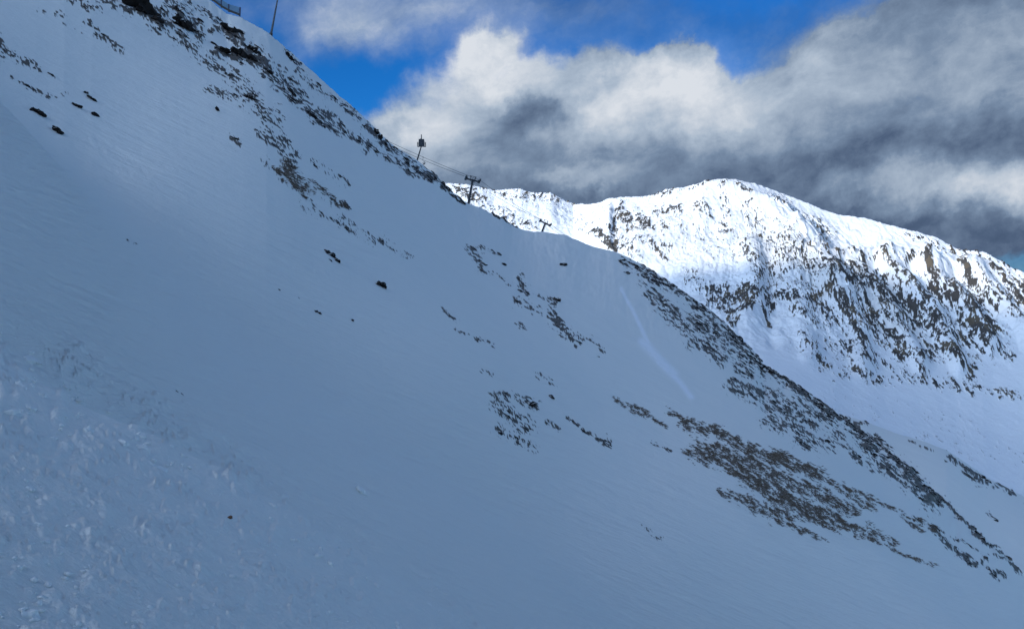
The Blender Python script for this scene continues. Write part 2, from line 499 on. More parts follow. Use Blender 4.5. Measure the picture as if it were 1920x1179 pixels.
def near_mesh():
    # columns: fine inside the view, coarse all round
    fr = R(36.5)
    cols = np.concatenate([np.linspace(-math.pi, -fr, 70)[:-1], np.linspace(-fr, fr, 1010), np.linspace(fr, math.pi, 70)[1:]])
    # rows: spaced so that the visible relief is sampled evenly
    lr = np.linspace(math.log(1.0), math.log(1500), 1500)
    tt = np.linspace(R(-32), R(32), 60)
    TT, LL = np.meshgrid(tt, lr)
    E = base_e(TT, np.exp(LL))
    dens = np.abs(np.gradient(E, lr, axis=0)).clip(0, 1.2).mean(axis=1)
    dens = dens * np.where(lr < math.log(6.0), .03, 1.0) * (lr < math.log(450)) + 0.012 + 0.05 * (lr > math.log(180)) * (lr < math.log(540))
    cum = np.concatenate([[0], np.cumsum((dens[1:] + dens[:-1]) / 2)])
    rows = np.interp(np.linspace(0, cum[-1], 850), cum, lr)
    rows = np.exp(rows)
    nr, nc = len(rows), len(cols)
    TH, RR = np.meshgrid(cols, rows)
    e = base_e(TH, RR)
    X = RR * np.sin(TH); Y = RR * np.cos(TH)
    Z = e * RR
    front = np.cos(TH) > 0.3
    Yc = np.where(front, Y, 1.0)
    px = np.where(front, CX + F * X / Yc, -9999)
    py = np.where(front, CY - F * Z / Yc, -9999)
    # which vertices are behind the first crest / on the second spur
    rc = smooth_interp(TH, RC_T, RC_R, R(1.5))
    behind = RR > rc * 1.04
    # warp the patch outlines a little so that they are not strokes
    ia = (px * .82 + py * .57); ib = (py * .82 - px * .57)      # along / across the fall line as it lies on the slope
    wx = 16 * fbm(ia / 60, ib / 26, 4, .6, 91); wy = 10 * fbm(ia / 60, ib / 26, 4, .6, 92)
    far_w = sstep(30, 90, RR)
    pxx = px + wx * far_w; pyy = py + wy * far_w
    rock = stroke_mask(pxx, pyy, [s for s in ROCK]).astype(f32)
    # separate the spur beyond: only its own strokes (y above the first crest line)
    crest_y = np.interp(px, [p[0] for p in crest_px], [p[1] for p in crest_px])
    rock = np.where(behind & (px < 1560), 0, rock)
    grass = np.where(behind, 0, stroke_mask(pxx, pyy, GRASS)).astype(f32)
    # tone of detail follows the fall line: elongated across the slope contours
    a = X * 0.80 + Y * 0.10; b = Y - X * 0.05
    n = fbm(ia / 32, ib / 7.5, 5, .80, 3)
    nn = cdf(n, 0.25)
    gr = cdf(fbm(ia / 12, ib / 4.0, 4, .85, 33), 0.25)
    mixn = cdf(n * .62 + .25 * (gr - .5) * 2.2, .21)
    rock = np.minimum(rock, .93)
    rk = np.clip((rock * .97 - mixn) * 3.2 + 0.45, 0, 1) * (rock > 0.02)
    gk = np.clip((grass * .84 - mixn) * 2.4 + 0.45, 0, 1) * (grass > 0.02)
    # relief
    big = sstep(12, 120, RR)
    Z = Z + big * 0.9 * fbm(X / 34, Y / 60, 4, .5, 11)
    Z = Z + sstep(5, 40, RR) * 0.10 * fbm(a / 4, b / 9, 4, .55, 12)
    # wind-packed snow: low ridges running down the slope
    ca = X * 0.76 + Y * 0.65; cb = Y * 0.76 - X * 0.65
    ja = px * .92 + py * .39; jb = py * .92 - px * .39
    sas = ridged(ja / 110 + fbm(px / 200, py / 200, 2, .5, 24), jb / 17, 5, .62, 21)
    patchy = sstep(-0.10, 0.30, fbm(px / 130, py / 90, 3, .5, 22))
    Z = Z + (sas - 0.45) * (1.2 + 4.5 * patchy) * (RR / F) * sstep(3.5, 9, RR) * sstep(110, 45, RR)
    # avalanche rubble near the camera, lower left
    edge = np.interp(px, [-300, 0, 150, 300, 450, 600, 760, 900, 1100], [560, 585, 640, 740, 840, 950, 1050, 1165, 1300])
    deb = sstep(-5, 45, py - edge + 60 * fbm(ia / 110, ib / 60, 4, .5, 41)) * front * (RR < 45)
    lump = np.maximum(0, fbm(ia / 46, ib / 34, 3, .5, 42) - 0.06)
    lump2 = np.maximum(0, fbm(ia / 17, ib / 11, 3, .6, 43) - 0.05)
    roll = fbm(ia / 150, ib / 70, 3, .5, 44)
    heavy = sstep(R(-4), R(-22), TH) * 0.6 + 0.4
    Z = Z + deb * heavy * (15 * lump + 14 * lump2 * sstep(-.3, .3, roll) + 14 * roll) * (RR / F) * sstep(2.0, 4.0, RR)
    # scoured step at the upper margin of the rubble
    Z = Z + 0.10 * np.exp(-((py - edge) / 22.0) ** 2) * front * (RR < 45) * sstep(-.2, .3, fbm(X / 1.2, Y / 2, 3, .6, 45))
    # rocks stand proud
    size = np.clip(RR / 300.0, 0.12, 1.1)
    Z = Z + rk * size * (0.10 + 0.5 * np.maximum(0, ridged(ia / 14, ib / 9, 4, .6, 51) - .25)) * (0.6 + 1.8 * sstep(.65, .9, rock))
    Z = Z + gk * np.clip(RR / 100, .1, .5) * (0.06 + 0.22 * gr)
    # outline of the crest is a little ragged
    Z = Z + 0.5 * (~behind) * fbm(px / 26, py / 60, 4, .6, 62) * sstep(150, 220, RR)
    Z = Z + 0.5 * (~behind) * fbm(px / 12, py / 12, 3, .6, 61) * np.clip(rock * 3, 0, 1) * sstep(100, 200, RR)
    # pale streak of slid snow below the rib
    V = np.stack([X, Y, Z], -1).reshape(-1, 3).astype(f32)
    idx = np.arange(nr * nc).reshape(nr, nc)
    q = np.stack([idx[:-1, :-1], idx[:-1, 1:], idx[1:, 1:], idx[1:, :-1]], -1).reshape(-1, 4)
    sl_ = stroke_mask(px, py, [([(1165, 540), (1205, 620), (1235, 680), (1275, 715), (1296, 745)], (3, 6), .8), ([(1205, 640), (1262, 700)], 9, .8)])
    return V, q, rk.ravel(), gk.ravel(), sl_.ravel(), np.stack([ia / 100, ib / 100, 0 * ia], -1).reshape(-1, 3), ja, jb, RR


def grid_object(name, V, q, attrs, mat, flip=False):
    me = bpy.data.meshes.new(name)
    me.vertices.add(len(V)); me.vertices.foreach_set('co', V.ravel())
    if flip:
        q = q[:, ::-1]
    me.loops.add(q.size); me.loops.foreach_set('vertex_index', np.ascontiguousarray(q).ravel().astype(np.int32))
    me.polygons.add(len(q))
    me.polygons.foreach_set('loop_start', np.arange(0, q.size, 4, dtype=np.int32))
    me.polygons.foreach_set('use_smooth', np.ones(len(q), dtype=bool))
    me.update(calc_edges=True)
    for k, v in attrs.items():
        at = me.attributes.new(k, 'FLOAT', 'POINT')
        at.data.foreach_set('value', v.astype(f32))
    me.materials.append(mat)
    o = bpy.data.objects.new(name, me)
    C.objects.link(o)
    return o


# ------------------------------------------------------------ materials
class NT:
    def __init__(s, name):
        s.m = bpy.data.materials.new(name)
        s.m.use_nodes = True
        s.t = s.m.node_tree
        s.t.nodes.clear()
        s.out = s.n('ShaderNodeOutputMaterial')
        s.b = s.n('ShaderNodeBsdfPrincipled')
        s.l(s.b.outputs[0], s.out.inputs[0])
        s.pos = s.n('ShaderNodeNewGeometry')

    def n(s, k, **kw):
        x = s.t.nodes.new(k)
        for a, v in kw.items():
            setattr(x, a, v)
        return x

    def l(s, a, b):
        s.t.links.new(a, b)

    def attr(s, name):
        a = s.n('ShaderNodeAttribute', attribute_name=name)
        return a.outputs['Fac']

    def noise(s, scale, detail=4, rough=.55, vec=None, stretch=None):
        x = s.n('ShaderNodeTexNoise')
        x.inputs['Scale'].default_value = scale
        x.inputs['Detail'].default_value = detail
        x.inputs['Roughness'].default_value = rough
        v = vec or s.pos.outputs['Position']
        if stretch:
            m = s.n('ShaderNodeMapping')
            m.inputs['Scale'].default_value = stretch[:3]
            if len(stretch) > 3:
                m.vector_type = 'TEXTURE'
                m.inputs['Rotation'].default_value = (0, 0, stretch[3])
            s.l(v, m.inputs['Vector'])
            v = m.outputs[0]
        s.l(v, x.inputs['Vector'])
        return x.outputs['Fac']

    def math(s, op, a, b=None, c=None, clamp=False):
        x = s.n('ShaderNodeMath', operation=op, use_clamp=clamp)
        for i, v in enumerate((a, b, c)):
            if v is None:
                continue
            if isinstance(v, (int, float)):
                x.inputs[i].default_value = v
            else:
                s.l(v, x.inputs[i])
        return x.outputs[0]

    def mix(s, f, a, b):
        x = s.n('ShaderNodeMix', data_type='RGBA')
        for i, v in ((0, f), (6, a), (7, b)):
            if isinstance(v, (int, float)):
                x.inputs[i].default_value = v
            elif isinstance(v, (tuple, list)):
                x.inputs[i].default_value = (*v, 1)
            else:
                s.l(v, x.inputs[i])
        return x.outputs[2]

    def bump(s, h, strength, dist, normal=None):
        x = s.n('ShaderNodeBump')
        x.inputs['Strength'].default_value = strength
        x.inputs['Distance'].default_value = dist
        s.l(h, x.inputs['Height'])
        if normal is not None:
            s.l(normal, x.inputs['Normal'])
        return x.outputs[0]


SNOW = (0.84, 0.850, 0.80)


def slope_material():
    k = NT("snow_slope")
    rk = k.attr('rock'); gk = k.attr('grass'); sl_ = k.attr('slide')
    lay = k.n('ShaderNodeAttribute', attribute_name='lay').outputs['Vector']
    wind = k.n('ShaderNodeAttribute', attribute_name='wind').outputs['Vector']
    fine = k.noise(1.0, 5, .7, vec=lay, stretch=(8, 26, 1))
    fine2 = k.noise(1.0, 3, .7, vec=lay, stretch=(40, 60, 1))
    jit = k.math('ADD', k.math('SUBTRACT', fine, .5), k.math('MULTIPLY', k.math('SUBTRACT', fine2, .5), .6))

    def sharpen(a, amt):
        v = k.math('ADD', a, k.math('MULTIPLY', jit, amt))
        v = k.math('ADD', k.math('MULTIPLY', k.math('SUBTRACT', v, .5), 2.4), .5, clamp=True)
        return k.math('MULTIPLY', v, k.math('GREATER_THAN', a, 0.02))
    rf = sharpen(rk, 1.5)
    gf = sharpen(gk, 1.9)
    tone = k.noise(0.05, 4, .5)
    snow = k.mix(k.math('MULTIPLY', tone, 0.5), SNOW, (0.795, 0.81, 0.765))
    snow = k.mix(k.math('MULTIPLY', sl_, k.math('MULTIPLY', fine, 2.4), clamp=True), snow, (0.97, 0.98, 0.98))
    rn = k.noise(0.9, 5, .6)
    rocks = k.mix(rn, (0.010, 0.008, 0.007), (0.060, 0.044, 0.030))
    tan = k.noise(0.35, 3, .6)
    tan2 = k.noise(1.0, 4, .7, vec=lay, stretch=(6, 12, 1))
    rocks = k.mix(k.math('MULTIPLY', k.math('GREATER_THAN', tan2, .50), .75), rocks, (0.085, 0.065, 0.045))
    grassc = k.mix(k.noise(5.0, 3, .6), (0.018, 0.014, 0.012), (0.17, 0.125, 0.085))
    col = k.mix(k.math('MULTIPLY', gf, 0.86), snow, grassc)
    col = k.mix(k.math('MULTIPLY', rf, 0.93), col, rocks)
    k.l(col, k.b.inputs['Base Color'])
    k.b.inputs['Roughness'].default_value = 0.62
    k.b.inputs['Specular IOR Level'].default_value = 0.12
    s1 = k.noise(1.0, 7, .68, vec=wind, stretch=(0.9, 7.0, 1))
    s2 = k.noise(7.0, 5, .7)
    s3 = k.noise(45.0, 3, .7)
    n = k.bump(k.math('MULTIPLY', s1, k.attr('span')), 1.0, 0.0085)
    n = k.bump(s2, 0.8, 0.045, n)
    n = k.bump(s3, 0.35, 0.006, n)
    k.l(n, k.b.inputs['Normal'])
    return k.m


def mountain_material():
    k = NT("snow_mountain")
    rk = k.attr('rock'); gk = k.attr('grass')
    jit = k.math('SUBTRACT', k.noise(0.22, 5, .75), .5)
    v = k.math('ADD', rk, k.math('MULTIPLY', jit, 1.6))
    rf = k.math('ADD', k.math('MULTIPLY', k.math('SUBTRACT', v, .5), 2.6), .42, clamp=True)
    rf = k.math('MULTIPLY', rf, k.math('GREATER_THAN', rk, 0.02))
    snow = k.mix(k.noise(0.006, 4, .5), (0.89, 0.915, 0.93), (0.85, 0.88, 0.90))
    rn = k.noise(0.06, 5, .6)
    rocks = k.mix(rn, (0.022, 0.022, 0.023), (0.12, 0.11, 0.10))
    tan = k.noise(0.02, 3, .6)
    rocks = k.mix(k.math('MULTIPLY', k.math('GREATER_THAN', tan, .55), .6), rocks, (0.15, 0.12, 0.08))
    col = k.mix(k.math('MULTIPLY', gk, 0.55), snow, (0.30, 0.26, 0.19))
    col = k.mix(rf, col, rocks)
    k.l(col, k.b.inputs['Base Color'])
    k.b.inputs['Roughness'].default_value = 0.75
    k.b.inputs['Specular IOR Level'].default_value = 0.15
    n = k.bump(k.noise(0.05, 7, .65), 0.6, 3.0)
    n = k.bump(k.noise(0.4, 4, .65), 0.5, 0.5, n)
    k.l(n, k.b.inputs['Normal'])
    return k.m


def simple(name, col, rough=.6, metal=0.0, var=0.25, scale=3.0, bump=0.0):
    k = NT(name)
    c2 = tuple(min(1, c * (1 + var)) for c in col)
    c1 = tuple(c * (1 - var) for c in col)
    n = k.noise(scale, 5, .6)
    k.l(k.mix(n, c1, c2), k.b.inputs['Base Color'])
    k.b.inputs['Roughness'].default_value = rough
    k.b.inputs['Metallic'].default_value = metal
    if bump:
        k.l(k.bump(k.noise(scale * 3, 5, .65), .7, bump), k.b.inputs['Normal'])
    return k.m


def rock_material():
    k = NT("dark_rock")
    n = k.noise(2.5, 6, .65)
    c = k.mix(n, (0.006, 0.0055, 0.006), (0.038, 0.030, 0.025))
    z = k.n('ShaderNodeSeparateXYZ')
    k.l(k.pos.outputs['Normal'], z.inputs[0])
    cap = k.math('ADD', z.outputs[2], k.math('MULTIPLY', k.math('SUBTRACT', k.noise(1.6, 5, .7), .5), 1.0))
    f = k.math('MULTIPLY', k.math('SUBTRACT', cap, 0.84), 9.0, clamp=True)
    k.l(k.mix(f, c, SNOW), k.b.inputs['Base Color'])
    k.b.inputs['Specular IOR Level'].default_value = 0.15
    k.b.inputs['Roughness'].default_value = .85
    k.l(k.bump(k.noise(6.0, 6, .7), .8, 0.08), k.b.inputs['Normal'])
    return k.m


M_SLOPE = slope_material()
M_MOUNT = mountain_material()
M_ROCK = rock_material()
M_SNOWCH = simple("snow_chunk", (0.80, 0.82, 0.79), .6, 0, .03, 6, 0.03)
M_STEEL = simple("dark_steel", (0.045, 0.048, 0.055), .55, .4)
M_GALV = simple("galvanised_steel", (0.10, 0.11, 0.125), .5, .6)
M_WOOD = simple("weathered_timber", (0.06, 0.055, 0.05), .8)
M_PANEL = simple("blue_screen", (0.10, 0.22, 0.34), .6)
M_BLUE = simple("navy_paint", (0.02, 0.04, 0.10), .5)
M_TWIG = simple("brown_wood", (0.16, 0.08, 0.04), .8)

# ------------------------------------------------------------ build the near slope
V, Q, rk, gk, slv, lay, ja, jb, RRn = near_mesh()
slope = grid_object("snow_slope", V, Q, {'rock': rk, 'grass': gk, 'slide': slv, 'span': np.minimum(RRn, 45 * np.ones_like(RRn)).ravel()}, M_SLOPE, flip=True)
for nm_, arr_ in (('lay', lay), ('wind', np.stack([ja / 100, jb / 100, 0 * ja], -1).reshape(-1, 3))):
    at = slope.data.attributes.new(nm_, 'FLOAT_VECTOR', 'POINT')
    at.data.foreach_set('vector', arr_.astype(f32).ravel())
slope['kind'] = 'structure'

# ------------------------------------------------------------ the far mountain
mcrest = [(560, 395), (700, 360), (780, 350), (840, 343), (860, 345), (880, 346), (905, 352), (925, 357), (950, 355), (975, 353), (990, 360), (1010, 362),
          (1032, 361), (1052, 372), (1075, 382), (1100, 383), (1120, 381), (1142, 372), (1165, 370), (1200, 368), (1225, 366),
          (1250, 355), (1290, 350), (1320, 340), (1345, 336), (1365, 335), (1390, 338), (1415, 344), (1450, 356), (1487, 370),
          (1522, 384), (1550, 396), (1581, 404), (1615, 407), (1657, 419), (1717, 434), (1759, 446), (1793, 466),
          (1844, 473), (1874, 488), (1903, 505), (1920, 511), (2050, 575), (2300, 700)]
MT = np.array([math.atan((x - CX) / F) for x, _ in mcrest])
ME = np.array([(CY - y) / F for _, y in mcrest]) * np.cos(MT)
mrc = [(560, 2700), (840, 2500), (1075, 2350), (1140, 2150), (1365, 2000), (1600, 1900), (1920, 1750), (2300, 1700)]
MRT = np.array([math.atan((x - CX) / F) for x, _ in mrc]); MRR = np.array([r for _, r in mrc], float)

MRIB = [  # (polyline, half width px, height m)
    ([(1365, 330), (1440, 385), (1500, 450), (1560, 530), (1600, 560)], 26, 26),
    ([(1365, 330), (1300, 400), (1250, 440), (1180, 480)], 26, 14),
    ([(1500, 440), (1560, 480), (1700, 488), (1830, 500)], 14, 16),
    ([(1160, 370), (1130, 430), (1100, 470)], 14, 12),
    ([(1400, 470), (1420, 540), (1405, 600)], 20, 16),
    ([(1480, 480), (1500, 560), (1520, 660)], 20, 12),
    ([(1560, 540), (1610, 620), (1620, 690)], 18, 14),
    ([(1600, 500), (1680, 600), (1730, 690)], 14, 16),
    ([(1660, 490), (1750, 590), (1800, 690)], 14, 18),
    ([(1740, 490), (1810, 580), (1860, 650)], 14, 16),
    ([(1820, 495), (1880, 570), (1940, 650)], 14, 14),
    ([(1150, 380), (1154, 470)], 6, -7),
    ([(1620, 440), (1560, 465), (1500, 455)], 16, -10),
    ([(1640, 500), (1720, 600)], 9, -10), ([(1710, 500), (1790, 600)], 9, -10), ([(1790, 500), (1860, 590)], 9, -10),
    ([(1440, 480), (1450, 640)], 12, -8),
]
MROCK = [
    ([(848, 350), (870, 352)], 5, .4), ([(862, 358), (905, 388)], 12, .52), ([(895, 352), (960, 372)], 9, .45), ([(935, 365), (1000, 372)], 11, .38),
    ([(985, 362), (1060, 378)], 8, .42), ([(945, 405), (1000, 432)], 9, .45), ([(905, 388), (960, 405)], 10, .35), ([(1060, 395), (1120, 440)], 14, .22),
    ([(1158, 385), (1149, 430), (1155, 470)], 5, .62), ([(1118, 442), (1150, 466)], 11, .75), ([(1162, 376), (1168, 392)], 6, .7),
    ([(1165, 405), (1182, 412)], 9, .85), ([(1200, 410), (1212, 425)], 9, .9), ([(1228, 402), (1280, 396)], 8, .62), ([(1215, 366), (1262, 352)], 6, .55),
    ([(1175, 425), (1250, 430)], 12, .38), ([(1195, 462), (1250, 468)], 12, .35), ([(1225, 470), (1245, 482)], 6, .6), ([(1160, 450), (1200, 500)], 14, .28),
    ([(1352, 352), (1360, 400), (1350, 445)], 8, .42), ([(1378, 358), (1412, 372)], 7, .55), ([(1310, 400), (1345, 420)], 12, .36), ([(1290, 350), (1330, 345)], 4, .35),
    ([(1400, 400), (1440, 450)], 18, .28), ([(1460, 380), (1560, 445)], 14, .34), ([(1470, 470), (1560, 540)], 24, .45), ([(1400, 475), (1425, 545)], 14, .38),
    ([(1320, 548), (1360, 540)], 8, .6), ([(1335, 562), (1410, 560)], 14, .62), ([(1395, 552), (1400, 590)], 14, .85), ([(1352, 575), (1378, 594)], 11, .6),
    ([(1375, 606), (1380, 610)], 5, .8), ([(1430, 555), (1446, 570)], 11, .62), ([(1430, 585), (1438, 605)], 6, .8), ([(1440, 555), (1500, 556)], 6, .6),
    ([(1470, 558), (1500, 562)], 8, .7), ([(1490, 590), (1530, 615)], 14, .42), ([(1530, 560), (1560, 542), (1615, 548)], 8, .85), ([(1500, 645), (1545, 680)], 14, .36),
    ([(1520, 570), (1560, 610)], 14, .4), ([(1560, 560), (1605, 620), (1620, 680)], (10, 12), .62), ([(1595, 545), (1660, 620), (1730, 690)], (7, 8), .8),
    ([(1600, 520), (1670, 580)], 12, .62), ([(1620, 495), (1690, 560), (1770, 640)], (9, 13), .72), ([(1690, 562), (1730, 590), (1765, 620)], 13, .95),
    ([(1660, 500), (1740, 560)], 9, .6), ([(1735, 500), (1800, 590), (1850, 640)], (8, 14), .78), ([(1745, 540), (1790, 570)], 9, .75),
    ([(1800, 495), (1870, 580)], (7, 9), .7), ([(1820, 580), (1865, 625)], 11, .8), ([(1860, 495), (1925, 575)], (5, 11), .7), ([(1735, 645), (1820, 700)], 15, .75),
    ([(1680, 667), (1745, 680)], 6, .85), ([(1595, 560), (1650, 560)], 8, .6), ([(1570, 700), (1680, 715)], 11, .33), ([(1690, 705), (1840, 735)], 9, .33), ([(1600, 680), (1660, 690)], 14, .3),
    ([(1860, 732), (1920, 748)], 7, .48), ([(1540, 485), (1720, 492)], 5, .5), ([(1770, 470), (1850, 490)], 6, .3), ([(1700, 440), (1760, 465)], 8, .24),
    ([(1300, 520), (1330, 560)], 16, .25), ([(1640, 640), (1700, 660)], 10, .35), ([(1840, 650), (1900, 670)], 10, .35),
    ([(1150, 400), (1480, 480)], 50, .15), ([(1450, 450), (1600, 540)], 40, .22), ([(1560, 760), (1920, 850)], 50, .035), ([(1540, 520), (1700, 560), (1920, 560)], (30, 46), .44),
    ([(1600, 600), (1860, 640)], 34, .40), ([(1440, 500), (1560, 600)], 34, .30), ([(1460, 385), (1540, 450)], 16, .34), ([(1560, 650), (1700, 690)], 20, .25),
]
MGRASS = [([(1370, 345), (1420, 430), (1470, 480)], 40, .35), ([(1480, 480), (1560, 540)], 30, .35), ([(1200, 400), (1300, 470)], 50, .15),
          ([(1580, 500), (1700, 620)], 30, .3), ([(1450, 370), (1550, 440)], 22, .2)]


def mountain_mesh():
    th = np.arctan((np.concatenate([np.linspace(560, 825, 25), np.linspace(830, 1935, 760), np.linspace(1950, 2300, 30)]) - CX) / F)
    # param t: 0 valley foot .. 1 crest .. beyond
    t = np.concatenate([np.linspace(0, 1, 400), 1 + np.array([.01, .03, .06, .1, .16, .25, .4, .6])])
    TH, T = np.meshgrid(th, t)
    rc = np.interp(TH, MRT, MRR)
    r0_ = 800.0
    ec = np.interp(TH, MT, ME)
    es = 0
    for o_ in (-6, -4, -2, 0, 2, 4, 6):
        es = es + np.interp(TH + R(o_), MT, ME) / 7
    wd = sstep(0.0, 260.0, rc - (r0_ + (rc - r0_) * np.minimum(T, 1)))
    ec = ec * (1 - wd) + es * wd
    zc = ec * rc
    r0 = 800.0
    RR = np.where(T <= 1, r0 + (rc - r0) * T, rc * (1 + (T - 1)))
    # concave face: gentle apron, steeper towards the top
    drop = (rc - RR)
    span = (rc - r0)
    s = np.clip(drop / span, 0, 1)
    base = zc - drop * (0.50 + 0.06 * np.sin(s * 5)) * (1 - 0.22 * s)
    back = zc - (RR - rc) * 0.8
    Z = np.where(T <= 1, base, back)
    Z = np.where(T <= 1, Z - 12 * (1 - np.exp(-drop / 60)), Z)    # slightly rounded brow
    X = RR * np.sin(TH); Y = RR * np.cos(TH)
    px = CX + F * X / Y; py = CY - F * Z / Y
    sup = np.clip(drop / 90.0, 0, 1) * (T <= 1)
    # ribs and gullies
    for pts, hw, hgt in MRIB:
        m = stroke_mask(px + 8 * fbm(X / 90, Y / 120, 3, .5, 5), py, [(pts, hw, 1.0)])
        Z = Z + m * hgt * sup
    # fall lines fan out from above the summit
    phi = np.arctan2(px - 1330, py - 130)
    rad = np.hypot(px - 1330, py - 130)
    shear = np.where(px > 1500, (px - 1500) / 420.0, 0)
    fx = phi * 15 + fbm(X / 130, Y / 170, 4, .55, 71) * 2.6
    gul = ridged(fx, rad / 190, 5, .55, 72)
    g2 = fbm(X / 45, Y / 60, 5, .6, 73)
    apron = sstep(690, 600, py + 0 * px)
    Z = Z + sup * ((gul - .5) * 13 * (0.05 + .95 * apron) * (0.35 + .65 * sstep(1380, 1560, px)) + g2 * 7 * (0.15 + .85 * apron))
    Z = Z + (T <= 1) * (1 - sup) * 3 * fbm(X / 12, Y / 30, 3, .6, 74) + sup * 1.2 * fbm(X / 9, Y / 14, 4, .6, 75) * (0.15 + .85 * apron)
    wx = 16 * fbm(px / 45, py / 45, 4, .6, 81); wy = 14 * fbm(px / 45, py / 45, 4, .6, 82)
    rock = stroke_mask(px + wx, py + wy, MROCK)
    gra = stroke_mask(px + wx, py + wy, MGRASS)
    n = fbm(px / 9 + rad / 60, py / 8, 4, .8, 83)
    n2 = fbm(phi * 130, rad / 12, 4, .85, 84)
    # on the right the beds and gullies run down to the right
    n4 = fbm((px * .62 + py * .78 + wx) / 42, (py * .62 - px * .78 + wy * .5) / 8.5, 4, .7, 86)
    rw = sstep(1440, 1580, px)
    n = n * (1 - rw) + (n * .45 + n4 * .95) * rw
    mixn = cdf(n * .62 + n2 * .72 - (gul - .5) * .25, .25)
    # crest rocks
    cr_ = np.exp(-np.abs(drop) / 30) * .30 * ((px < 1090) | (px > 1780) | ((px > 1200) & (px < 1330)))
    rock = np.maximum(rock, cr_)
    rock = np.minimum(rock, .74)
    rk = np.clip((rock * .95 - mixn) * 3.2 + .45, 0, 1) * (rock > .02)
    Z = Z + rk * (1.5 + 4.5 * np.maximum(0, ridged(X / 14, Y / 22, 4, .6, 85) - .3)) * (0.5 + rock) * (T <= 1)
    gk = np.clip(gra * 1.6 * cdf(n, .25), 0, 1)
    V = np.stack([X, Y, Z], -1).reshape(-1, 3).astype(f32)
    nr, nc = X.shape
    idx = np.arange(nr * nc).reshape(nr, nc)
    q = np.stack([idx[:-1, :-1], idx[:-1, 1:], idx[1:, 1:], idx[1:, :-1]], -1).reshape(-1, 4)
    return V, q, rk.ravel(), gk.ravel()


V2, Q2, rk2, gk2 = mountain_mesh()
mount = grid_object("mountain", V2, Q2, {'rock': rk2, 'grass': gk2}, M_MOUNT, flip=True)
mount['kind'] = 'structure'

# valley floor and the land all round, out to the horizon
vb = [(0, 0, -620)]
import bmesh
bm = bmesh.new()
rings = [200, 900, 2500, 5000, 9000, 16000, 28000]
prev = None
cv = bm.verts.new((0, 0, -640))
for i, rr_ in enumerate(rings):
    ring = []
    for j in range(72):
        a = j * math.tau / 72
        h = -640 + (mnoise.noise(Vector((math.cos(a) * rr_ / 2500, math.sin(a) * rr_ / 2500, 3))) * 90 if rr_ > 2000 else 0)
        ring.append(bm.verts.new((rr_ * math.sin(a), rr_ * math.cos(a), h)))
    for j in range(72):
        if prev is None:
            bm.faces.new((cv, ring[(j + 1) % 72], ring[j]))
        else:
            bm.faces.new((prev[j], prev[(j + 1) % 72], ring[(j + 1) % 72], ring[j]))
    prev = ring
me = bpy.data.meshes.new("valley_floor")
bmesh.ops.recalc_face_normals(bm, faces=bm.faces)
bm.to_mesh(me); bm.free()
me.materials.append(simple("valley_snow", (0.70, 0.76, 0.82), .8, 0, .12, 0.002))
vo = bpy.data.objects.new("valley_floor", me); C.objects.link(vo)
vo['kind'] = 'structure'

# ------------------------------------------------------------ object helpers


def link(name, me_or_none, parent=None, loc=None):
    o = bpy.data.objects.new(name, me_or_none)
    C.objects.link(o)
    if parent is not None:
        o.parent = parent
    if loc is not None:
        o.location = loc
    return o


def tag(o, label, cat, group=None):
    o['label'] = label
    o['category'] = cat
    if group:
        o['group'] = group
    return o


class MB:
    """collects simple solids into one mesh"""
    def __init__(s):
        s.bm = bmesh.new()

    def bar(s, a, b, w, d=None, taper=1.0, sides=4, up=None):
        a = Vector(a); b = Vector(b)
        d = d or w
        z = (b - a)
        L = z.length
        if L < 1e-6:
            return s
        z.normalize()
        ref = Vector(up) if up else (Vector((0, 0, 1)) if abs(z.z) < .9 else Vector((0, 1, 0)))
        x = ref.cross(z).normalized()
        y = z.cross(x).normalized()
        lo, hi = [], []
        for i in range(sides):
            t = math.tau * (i + .5) / sides
            kx, ky = math.cos(t), math.sin(t)
            if sides == 4:
                kx, ky = (1 if kx > 0 else -1) * .5, (1 if ky > 0 else -1) * .5
            else:
                kx, ky = kx * .5, ky * .5
            lo.append(s.bm.verts.new(a + x * kx * w + y * ky * d))
            hi.append(s.bm.verts.new(b + x * kx * w * taper + y * ky * d * taper))
        for i in range(sides):
            j = (i + 1) % sides
            s.bm.faces.new((lo[i], lo[j], hi[j], hi[i]))
        s.bm.faces.new(lo[::-1]); s.bm.faces.new(hi)
        return s

    def tube(s, pts, w, sides=8):
        for p, q in zip(pts[:-1], pts[1:]):
            s.bar(p, q, w, w, 1.0, sides)
        return s

    def ring(s, c, axis, r, w, t):
        c = Vector(c); ax = Vector(axis).normalized()
        n = 14
        x = ax.orthogonal().normalized(); y = ax.cross(x)
        pts = [c + (x * math.cos(i * math.tau / n) + y * math.sin(i * math.tau / n)) * r for i in range(n)]
        vs = []
        for p in pts:
            dr = (p - c).normalized()
            vs.append([s.bm.verts.new(p + dr * t / 2 + ax * w / 2), s.bm.verts.new(p + dr * t / 2 - ax * w / 2),
                       s.bm.verts.new(p - dr * t / 2 - ax * w / 2), s.bm.verts.new(p - dr * t / 2 + ax * w / 2)])
        for i in range(n):
            j = (i + 1) % n
            for k in range(4):
                l = (k + 1) % 4
                s.bm.faces.new((vs[i][k], vs[j][k], vs[j][l], vs[i][l]))
        return s

    def build(s, name, mat, parent=None, loc=None, smooth=False):
        bmesh.ops.recalc_face_normals(s.bm, faces=s.bm.faces)
        me = bpy.data.meshes.new(name)
        s.bm.to_mesh(me); s.bm.free()
        me.materials.append(mat)
        if smooth:
            for p in me.polygons:
                p.use_smooth = True
        return link(name, me, parent, loc)


def px3(px, py, Y):
    return Vector(((px - CX) / F * Y, Y, (CY - py) / F * Y))


# ------------------------------------------------------------ lift line
RD = None   # direction of the rope, set below


